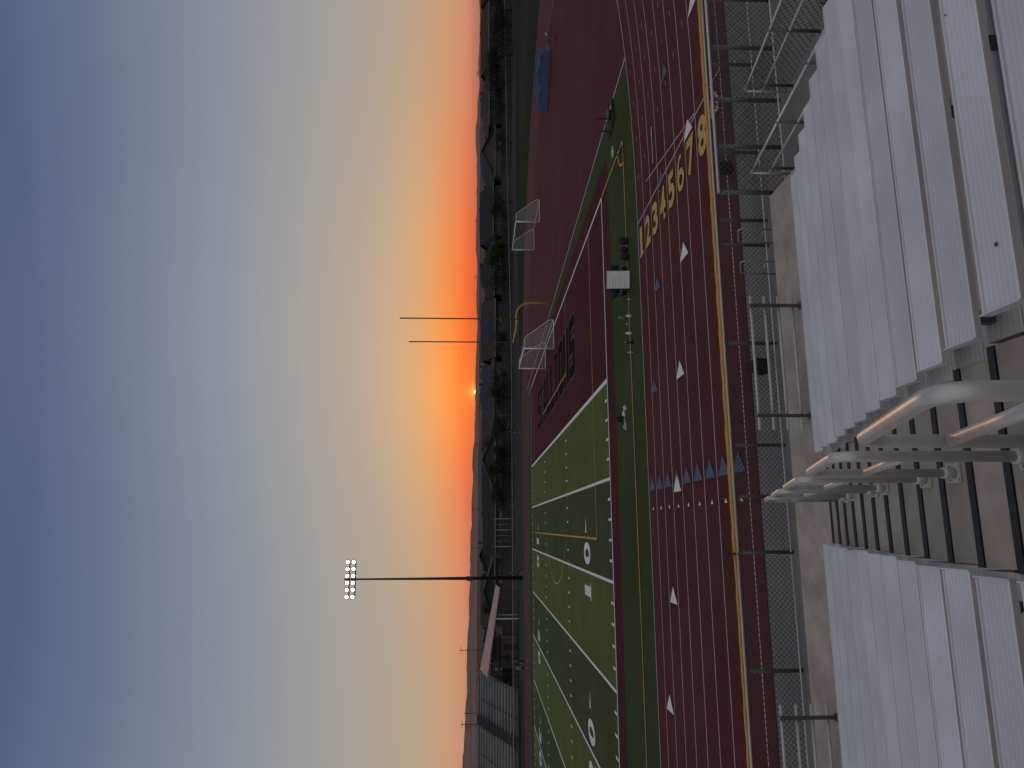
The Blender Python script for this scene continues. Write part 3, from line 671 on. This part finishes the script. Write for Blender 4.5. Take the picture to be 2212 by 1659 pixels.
# ------------------------------------------------------------------ people (far away)
M_skin=mat('skin',(0.30,0.17,0.11),0.6,var=0.08); M_shirt=mat('dark_shirt',(0.02,0.022,0.03),0.85); M_short=mat('dark_shorts',(0.03,0.03,0.035),0.85); M_hair=mat('dark_hair',(0.012,0.009,0.008),0.6); M_shirt2=mat('grey_shirt',(0.16,0.16,0.17),0.85)
def person(x,y,rz,stride,shirt,label):
    J=[((0,0,0.95),0.14),((0,0,1.15),0.13),((0,0.01,1.38),0.16),((0,0.01,1.50),0.06),((0,0.0,1.58),0.085),((0,-0.01,1.68),0.10),((0,0,1.77),0.07)]
    E=[(0,1),(1,2),(2,3),(3,4),(4,5),(5,6)]
    for s in (-1,1):
        b=len(J); st=stride*s
        J+= [((0.10*s,0,0.90),0.095),((0.11*s,-st*0.5,0.50),0.062),((0.12*s,-st+0.02,0.10),0.042),((0.12*s,-st-0.14,0.04),0.038)]
        E+=[(0,b),(b,b+1),(b+1,b+2),(b+2,b+3)]
        b=len(J)
        J+=[((0.19*s,0.01,1.42),0.06),((0.25*s,st*0.3+0.02,1.15),0.043),((0.25*s,st*0.6-0.10,0.92),0.032),((0.25*s,st*0.7-0.14,0.83),0.034)]
        E+=[(2,b),(b,b+1),(b+1,b+2),(b+2,b+3)]
    me=bpy.data.meshes.new('p'); me.from_pydata([j[0] for j in J],E,[]); o=bpy.data.objects.new('p',me); COL.objects.link(o)
    md=o.modifiers.new('s','SKIN'); sb=o.modifiers.new('b','SUBSURF'); sb.levels=2; sb.render_levels=2
    sv=me.skin_vertices[0].data
    for i,j in enumerate(J): sv[i].radius=(j[1],j[1]*0.85)
    sv[0].use_root=True
    dg=bpy.context.evaluated_depsgraph_get(); dg.update()
    m2=bpy.data.meshes.new_from_object(o.evaluated_get(dg)); bpy.data.objects.remove(o)
    m2.materials.clear()
    for q in (M_skin,shirt,M_short,M_hair): m2.materials.append(q)
    for p in m2.polygons:
        c=p.center; p.use_smooth=True
        if c.z>1.70 or (c.z>1.6 and c.y>0.03): p.material_index=3
        elif 0.98<c.z<1.50 and (abs(c.x)<0.22 or c.z>1.2): p.material_index=1
        elif 0.48<c.z<=0.98 and abs(c.x)<0.215: p.material_index=2
    m2.name='person'
    o=obj('person',m2,loc=(x,y,0.01),rz=rz,label=label,category='person')
person(13.2,99.5,0.5,0.18,M_shirt,'person in dark clothes walking near the far fence')
person(-15.4,87.6,0.2,0.05,M_shirt,'person in dark clothes standing at far touchline')
person(-16.3,88.3,2.6,0.10,M_shirt2,'person in grey shirt standing at far touchline')
person(-6.2,99.6,1.2,0.12,M_shirt,'person in dark clothes beside the floodlight pole')

# ------------------------------------------------------------------ far side
M_flink=mesh_mat('far_link',(0.05,0.05,0.055),0.15,0.13)
pts=[(-60,102.5),(24,102.5),(62,116),(118,128)]
for (a,b) in zip(pts,pts[1:]):
    Ld=math.hypot(b[0]-a[0],b[1]-a[1]); n=int(Ld/3)
    g=thing('chain_link_fence','long low chain link fence beyond the far track','fence',loc=(a[0],a[1],0),rz=math.atan2(b[1]-a[1],b[0]-a[0]),group='fences beyond the far track')
    part('mesh_panel',MB().quad((0,0,0.04),(Ld,0,0.04),(Ld,0,1.25),(0,0,1.25),uv=[(0,0),(Ld,0),(Ld,1.2),(0,1.2)]),M_flink,g,rc=False)
    part('top_rail',MB().tube([(0,0,1.27),(Ld,0,1.27)],0.045,6),M_galvm,g)
    pm=MB(); pm.tube([(0,0.05,0.04),(Ld,0.05,0.04)],0.025,6)
    for i in range(n+1): pm.tube([(Ld*i/n,0.05,0),(Ld*i/n,0.05,1.27)],0.035,6)
    part('post_row',pm,M_galv,g)
M_wall=mat('block_wall',(0.060,0.054,0.050),0.9,var=0.15,scale=2,big=(0.2,0.25),spec=0.1)
for (x0,y0,x1,y1) in ((-75,131,20,129),(20.5,129,75,129),(75.5,129,140,124)):
    Ld=math.hypot(x1-x0,y1-y0)
    mb=MB().box((Ld/2,0,0.9),(Ld,0.2,1.8)).box((Ld/2,0,1.84),(Ld,0.28,0.07))
    for i in range(int(Ld/6)+1): mb.box((i*6,-0.03,0.95),(0.45,0.42,1.98))
    me=mb.mesh('block_wall',M_wall); obj('block_wall',me,loc=(x0,y0,0),rz=math.atan2(y1-y0,x1-x0),label='dark concrete block wall in front of the houses',category='wall')

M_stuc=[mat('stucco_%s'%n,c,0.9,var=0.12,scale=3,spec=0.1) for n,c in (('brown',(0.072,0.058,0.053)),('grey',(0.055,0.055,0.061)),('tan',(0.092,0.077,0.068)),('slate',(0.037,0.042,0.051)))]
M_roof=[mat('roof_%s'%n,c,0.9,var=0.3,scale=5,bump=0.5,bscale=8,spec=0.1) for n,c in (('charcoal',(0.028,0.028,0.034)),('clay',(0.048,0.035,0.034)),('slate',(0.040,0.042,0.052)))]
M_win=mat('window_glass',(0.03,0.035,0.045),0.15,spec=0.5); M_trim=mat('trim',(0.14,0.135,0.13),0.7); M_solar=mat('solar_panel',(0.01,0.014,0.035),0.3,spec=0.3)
def house(x,y,rz,Wd,Dp,H,rh,kind,ms,mr,label,solar=False):
    g=thing('house',label,'house',loc=(x,y,0),rz=rz,group='row of houses beyond the field')
    wl=MB(); wl.box((0,0,H/2),(Wd,Dp,H))
    if kind=='gable_x': wl.quad((-Wd/2,-Dp/2,H),(-Wd/2,Dp/2,H),(-Wd/2,0,H+rh)); wl.quad((Wd/2,-Dp/2,H),(Wd/2,Dp/2,H),(Wd/2,0,H+rh))
    if kind=='gable_y': wl.quad((-Wd/2,-Dp/2,H),(Wd/2,-Dp/2,H),(0,-Dp/2,H+rh)); wl.quad((-Wd/2,Dp/2,H),(Wd/2,Dp/2,H),(0,Dp/2,H+rh))
    part('wall',wl,ms,g,rc=False)
    e=0.5; a,b_=Wd/2+e,Dp/2+e; z0=H-0.12; rf=MB()
    def slab(*p):
        p=[Vector(q) for q in p]; up=Vector((0,0,0.18)); rf.quad(*[q+up for q in p]); rf.quad(*[q for q in reversed(p)])
        n=len(p)
        for i in range(n): rf.quad(p[i],p[(i+1)%n],p[(i+1)%n]+up,p[i]+up)
    zt=H+rh
    if kind=='gable_x': slab((-a,-b_,z0),(a,-b_,z0),(a,0,zt),(-a,0,zt)); slab((a,b_,z0),(-a,b_,z0),(-a,0,zt),(a,0,zt))
    elif kind=='gable_y': slab((-a,b_,z0),(-a,-b_,z0),(0,-b_,zt),(0,b_,zt)); slab((a,-b_,z0),(a,b_,z0),(0,b_,zt),(0,-b_,zt))
    else:
        q=max(0.5,Wd/2-Dp/2)
        slab((-a,-b_,z0),(a,-b_,z0),(q,0,zt),(-q,0,zt)); slab((a,b_,z0),(-a,b_,z0),(-q,0,zt),(q,0,zt)); slab((-a,b_,z0),(-a,-b_,z0),(-q,0,zt)); slab((a,-b_,z0),(a,b_,z0),(q,0,zt))
    ro=part('roof',rf,mr,g,rc=False)
    part('chimney',MB().box((Wd*0.22,0.8,zt-0.1),(0.5,0.5,0.9)),mr,ro)
    part('vent_pipe',MB().tube([(-Wd*0.2,0.5,zt-0.6),(-Wd*0.2,0.5,zt+0.25)],0.07,8),mr,ro)
    part('fascia',MB().box((0,-Dp/2-0.53,H-0.05),(Wd+1.0,0.05,0.22)),M_trim,ro)
    if solar: 
        sl=math.atan2(rh+0.12,b_); part('solar_panel',MB().box((0,-Dp*0.25,H+rh*0.52+0.26),(Wd*0.5,Dp*0.3,0.05),rx=sl),M_solar,ro)
    rows=[1.4] if H<4 else [1.4,3.7]
    for zr in rows:
        for fx in (-0.34,-0.02,0.32):
            ww=random.choice((1.0,1.5,1.8)); 
            wn=part('window',MB().box((Wd*fx,-Dp/2-0.01,zr),(ww,0.06,1.15)),M_win,g)
            fr=MB()
            for sx in (-1,0,1): fr.box((Wd*fx+sx*ww/2,-Dp/2-0.05,zr),(0.09,0.05,1.30))
            for sz in (-1,1): fr.box((Wd*fx,-Dp/2-0.055,zr+sz*0.61),(ww+0.1,0.04,0.09))
            part('frame',fr,M_trim,wn)
    part('door',MB().box((Wd*0.16,-Dp/2-0.02,1.05),(1.0,0.07,2.1)),M_trim,g)
hs=[(-72,150,13,3.4,2.4,'gable_x'),(-55,147,12,3.2,2.3,'hip'),(-38,146,13,3.3,2.2,'gable_x'),(-12,146,12,3.0,2.0,'gable_y'),(0.5,144,10.5,2.9,2.2,'gable_x'),(13,143,11,3.0,2.3,'gable_y'),
(26,142,12,3.3,2.4,'hip'),(39,141,11,3.0,2.6,'gable_x'),(51.5,141,12,3.2,2.5,'hip'),(64,141,11,3.4,2.5,'gable_x'),(76,139,10.5,3.1,2.6,'gable_y'),(88.5,137,12,4.3,1.4,'hip'),(102,136,12.5,4.4,1.5,'gable_x'),(117,133,13,4.5,1.4,'gable_x'),(131,130,12,3.4,2.4,'hip')]
names=['brown stucco','grey stucco','tan stucco','slate grey']
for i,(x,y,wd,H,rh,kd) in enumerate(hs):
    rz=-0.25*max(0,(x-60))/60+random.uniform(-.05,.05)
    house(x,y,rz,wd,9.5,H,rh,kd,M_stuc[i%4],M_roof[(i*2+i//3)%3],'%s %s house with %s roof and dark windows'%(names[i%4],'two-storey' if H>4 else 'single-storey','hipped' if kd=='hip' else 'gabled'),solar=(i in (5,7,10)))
for i in range(16):
    x=-78+14.6*i+random.uniform(-2,2)
    house(x,184+random.uniform(-6,6)-max(0,x-60)*0.2,random.uniform(-.2,.2),11,10,3.2,2.3+random.uniform(-.3,.4),random.choice(('hip','gable_x','gable_y')),M_stuc[(i*3)%4],M_roof[i%3],'dim %s house half hidden behind nearer roofs'%names[(i*3)%4])

M_bark=mat('bark',(0.03,0.025,0.02),0.95,var=0.3,scale=6); M_leaf=mat('leaves',(0.014,0.020,0.010),0.85,var=0.5,scale=1.2,col2=(0.038,0.044,0.021),spec=0.1)
def tree_meshes(seed,H,Rr,dens):
    rnd=random.Random(seed); tr=MB(); top=H*0.45
    tr.tube([(0,0,0),(0.08,0,top*0.5),(0,0.05,top)],0.18,8,r2=0.12)
    cl=[]
    for i in range(7):
        a=rnd.uniform(0,6.28); d=Rr*rnd.uniform(0.3,0.85); zz=H*rnd.uniform(0.35,0.88)
        e=Vector((d*math.cos(a),d*math.sin(a),zz)); tr.tube([(0,0,top*rnd.uniform(.6,1)),tuple(e*0.55+Vector((0,0,zz*0.25))),tuple(e)],0.07,6,r2=0.025); cl.append((e,Rr*rnd.uniform(0.3,0.5)))
    for i in range(5): cl.append((Vector((rnd.gauss(0,Rr*0.4),rnd.gauss(0,Rr*0.4),H*rnd.uniform(0.3,0.9))),Rr*rnd.uniform(0.25,0.45)))
    lf=MB()
    for c,rad in cl:
        for _ in range(dens):
            d=Vector((rnd.gauss(0,1),rnd.gauss(0,1),rnd.gauss(0,0.8))); d.normalize(); p=c+d*rad*rnd.uniform(0.35,1.15)
            if p.z<0.5: continue
            s=rnd.uniform(0.06,0.16); n=Vector((rnd.gauss(0,1),rnd.gauss(0,1),rnd.gauss(0,1))).normalized(); t1=n.orthogonal().normalized(); t2=n.cross(t1)
            lf.quad(p-t1*s,p-t2*s*0.6,p+t1*s,p+t2*s*0.6)
    return tr.mesh('trunk',M_bark),lf.mesh('crown',M_leaf)
TM=[tree_meshes(s,5.0,2.6,210) for s in (1,2,3,4,5,6)]
TP=[(-34,124,0.9),(-27,126,1.05),(-19.5,127,0.95),(5,124.5,0.88),(9.5,126,1.0),(12.5,127,.75),(17,126,0.8),(22,122,0.95),(25.5,125,.8),(33,124,0.75),(45,125,0.9),(49,124,1.0),(52,126,.8),(60,124,0.95),(72,124,.7),(80,124,.8),(84,122,1.05),(88,120,1.05),(92,121,0.9),(96,122,.9),(101,124,0.8),(112,122,0.9),(-50,128,1.0),(-44,160,1.1),(30,158,1.1),(70,156,1.1),(58,158,1.05),(5,160,1.1),(96,150,1.05),(-16,162,1.1),(46,160,1.05),(84,156,1.05),(18,160,1.05)]
for i,(x,y,s) in enumerate(TP):
    t_,c_=TM[i%6]
    g=thing('tree','dark rounded broadleaf tree beside the block wall' if y<130 else 'dark broadleaf tree rising between the houses','tree',loc=(x,y,0),rz=i*1.7,group='trees beyond the field'); g.scale=(s*1.2,s*1.2,s*.95)
    obj('trunk',t_,parent=g); obj('crown',c_,parent=g)
rnd=random.Random(5); tl=MB()
for i in range(14000):
    x=rnd.uniform(-160,330); y=260+rnd.uniform(-6,6)
    top=4.3+1.0*mnoise.noise(Vector((x*0.12,0,0)))+0.5*mnoise.noise(Vector((x*0.6,3,0)))
    z=top*rnd.random(); s=rnd.uniform(0.3,0.7); n=Vector((rnd.gauss(0,1),rnd.gauss(0,1),rnd.gauss(0,1))).normalized(); t1=n.orthogonal().normalized(); t2=n.cross(t1); p=Vector((x,y,z))
    tl.quad(p-t1*s,p-t2*s,p+t1*s,p+t2*s)
obj('tree_line',tl.mesh('tree_line',M_leaf),kind='stuff',label='distant dark mass of trees behind the houses',category='trees')

def upole(x,y,h,arms,label='thin wooden utility pole with crossarm'):
    g=thing('utility_pole',label,'pole',loc=(x,y,0),group='distant thin poles')
    part('pole',MB().tube([(0,0,0),(0,0,h)],0.13,8,r2=0.08),M_dark,g)
    for j in range(arms): part('crossarm',MB().box((0,0,h-0.4-0.8*j),(2.0,0.1,0.1)),M_dark,g)
for a_ux,d,h,ar in ((255,200,11,1),(119,190,9.5,1),(95,200,10.5,2),(90,240,10,2),(560,230,8.5,1),(475,260,9,1),(780,240,7.5,1),(700,250,8,1),(1060,240,7.8,1),(1180,260,8,1),(1500,240,7.5,1)):
    an=he+math.atan((a_ux-829.5)/f); upole(d*math.sin(an),d*math.cos(an),h,ar)

fbx=thing('bleacher','distant empty silver bleacher rising beyond the far track','bleacher',loc=(-22.6,107.5,0))
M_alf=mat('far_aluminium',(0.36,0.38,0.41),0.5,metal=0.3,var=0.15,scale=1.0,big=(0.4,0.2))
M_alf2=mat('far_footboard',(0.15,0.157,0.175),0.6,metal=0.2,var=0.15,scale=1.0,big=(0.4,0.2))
nr=14; Lx=40
for k in range(nr):
    y=0.95*k; z=1.0+0.39*k
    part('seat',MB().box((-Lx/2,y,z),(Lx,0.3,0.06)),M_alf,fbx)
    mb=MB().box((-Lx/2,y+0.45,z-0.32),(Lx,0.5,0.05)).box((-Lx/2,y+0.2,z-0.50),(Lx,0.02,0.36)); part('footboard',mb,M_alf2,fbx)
for ax in (-7,-15,-23,-31):
    ais=MB()
    for k in range(nr): ais.box((ax,0.95*k,0.86+0.39*k),(1.25,0.97,0.41))
    part('aisle',ais,M_stuc[1],fbx)
gr=MB()
gr.tube([(0,-0.8,1.6),(0,-0.2,1.9),(0,13,7.2)],0.035,8).tube([(0,-0.2,1.4),(0,13,6.7)],0.03,8).tube([(0,13,7.2),(-Lx,13,7.2)],0.035,8).tube([(0,-1.3,1.7),(-Lx,-1.3,1.7)],0.035,8).tube([(0,-1.3,1.2),(-Lx,-1.3,1.2)],0.03,8)
for k in range(8): gr.tube([(0,-0.2+1.88*k,0.3+0.7*k),(0,-0.2+1.88*k,1.9+0.76*k)],0.03,6)
for k in range(21): gr.tube([(-2*k,-1.3,0),(-2*k,-1.3,1.7)],0.03,6); gr.tube([(-2*k,13,0),(-2*k,13,7.2)],0.04,6)
part('guard_rail',gr,M_galv,fbx)
us=MB()
for k in range(11):
    us.tube([(-4*k,-0.3,0.5),(-4*k,12.6,5.9)],0.07,6).tube([(-4*k,4,0),(-4*k,4,2.2)],0.06,6).tube([(-4*k,8.5,0),(-4*k,8.5,4.1)],0.06,6).tube([(-4*k,12.6,0),(-4*k,12.6,5.9)],0.06,6)
us.tube([(0,12.6,5.8),(-40,12.6,5.8)],0.05,6)
part('support_frame',us,M_dark,fbx)

M_can=mat('canopy_sheet',(0.40,0.26,0.21),0.7,var=0.1,scale=1)
g=thing('shade_canopy','pinkish sloped shade canopy on steel posts','canopy',loc=(-15.5,113.5,0))
cb=MB(); v=[(-6.2,-2.5,4.75),(6.5,-3.0,2.95),(6.5,3,3.3),(-6.2,3.4,5.75)]
cb.quad(*v); cb.quad(*[(a,b,c-0.15) for a,b,c in reversed(v)])
for i in range(4): a=v[i]; b=v[(i+1)%4]; cb.quad(a,b,(b[0],b[1],b[2]-0.15),(a[0],a[1],a[2]-0.15))
part('canopy_roof',cb,M_can,g,rc=False)
for x,y,zz in ((-4.5,-1.8,4.5),(2.0,-2.4,3.5),(6,-2.6,2.95),(-4.5,2.6,5.2),(2,2.4,3.9)): part('post',MB().box((x,y,zz/2),(0.2,0.2,zz)),M_galvl if x==2.0 else M_dark,g)
M_tan=mat('tan_block',(0.13,0.105,0.085),0.9,var=0.12,scale=3)
g=thing('snack_shed','small tan block shed with flat dark roof','building',loc=(-19.3,118,0))
part('wall',MB().box((0,0,1.35),(4.2,3.2,2.7)),M_tan,g); part('roof',MB().box((0,0,2.79),(4.8,3.8,0.18)),M_roof[0],g); part('door',MB().box((0.9,-1.62,1.02),(0.95,0.05,2.04)),M_dark,g); part('window',MB().box((-0.8,-1.62,1.5),(1.3,0.05,0.8)),M_win,g)
g=thing('batting_cage','arched pipe batting cage frame beyond the track','cage',loc=(-3.2,121,0))
for i in range(6):
    a=[( (0.0+0.9*i), 2.2*math.cos(t*math.pi/10)*1.0, 3.4*math.sin(t*math.pi/10)**0.8) for t in range(11)]
    part('hoop',MB().tube(a,0.05,6),M_galvm if i in (0,3,5) else M_galv,g)
part('ridge_pipe',MB().tube([(0,0,3.4),(4.5,0,3.4)],0.04,6),M_galv,g)
print('done')
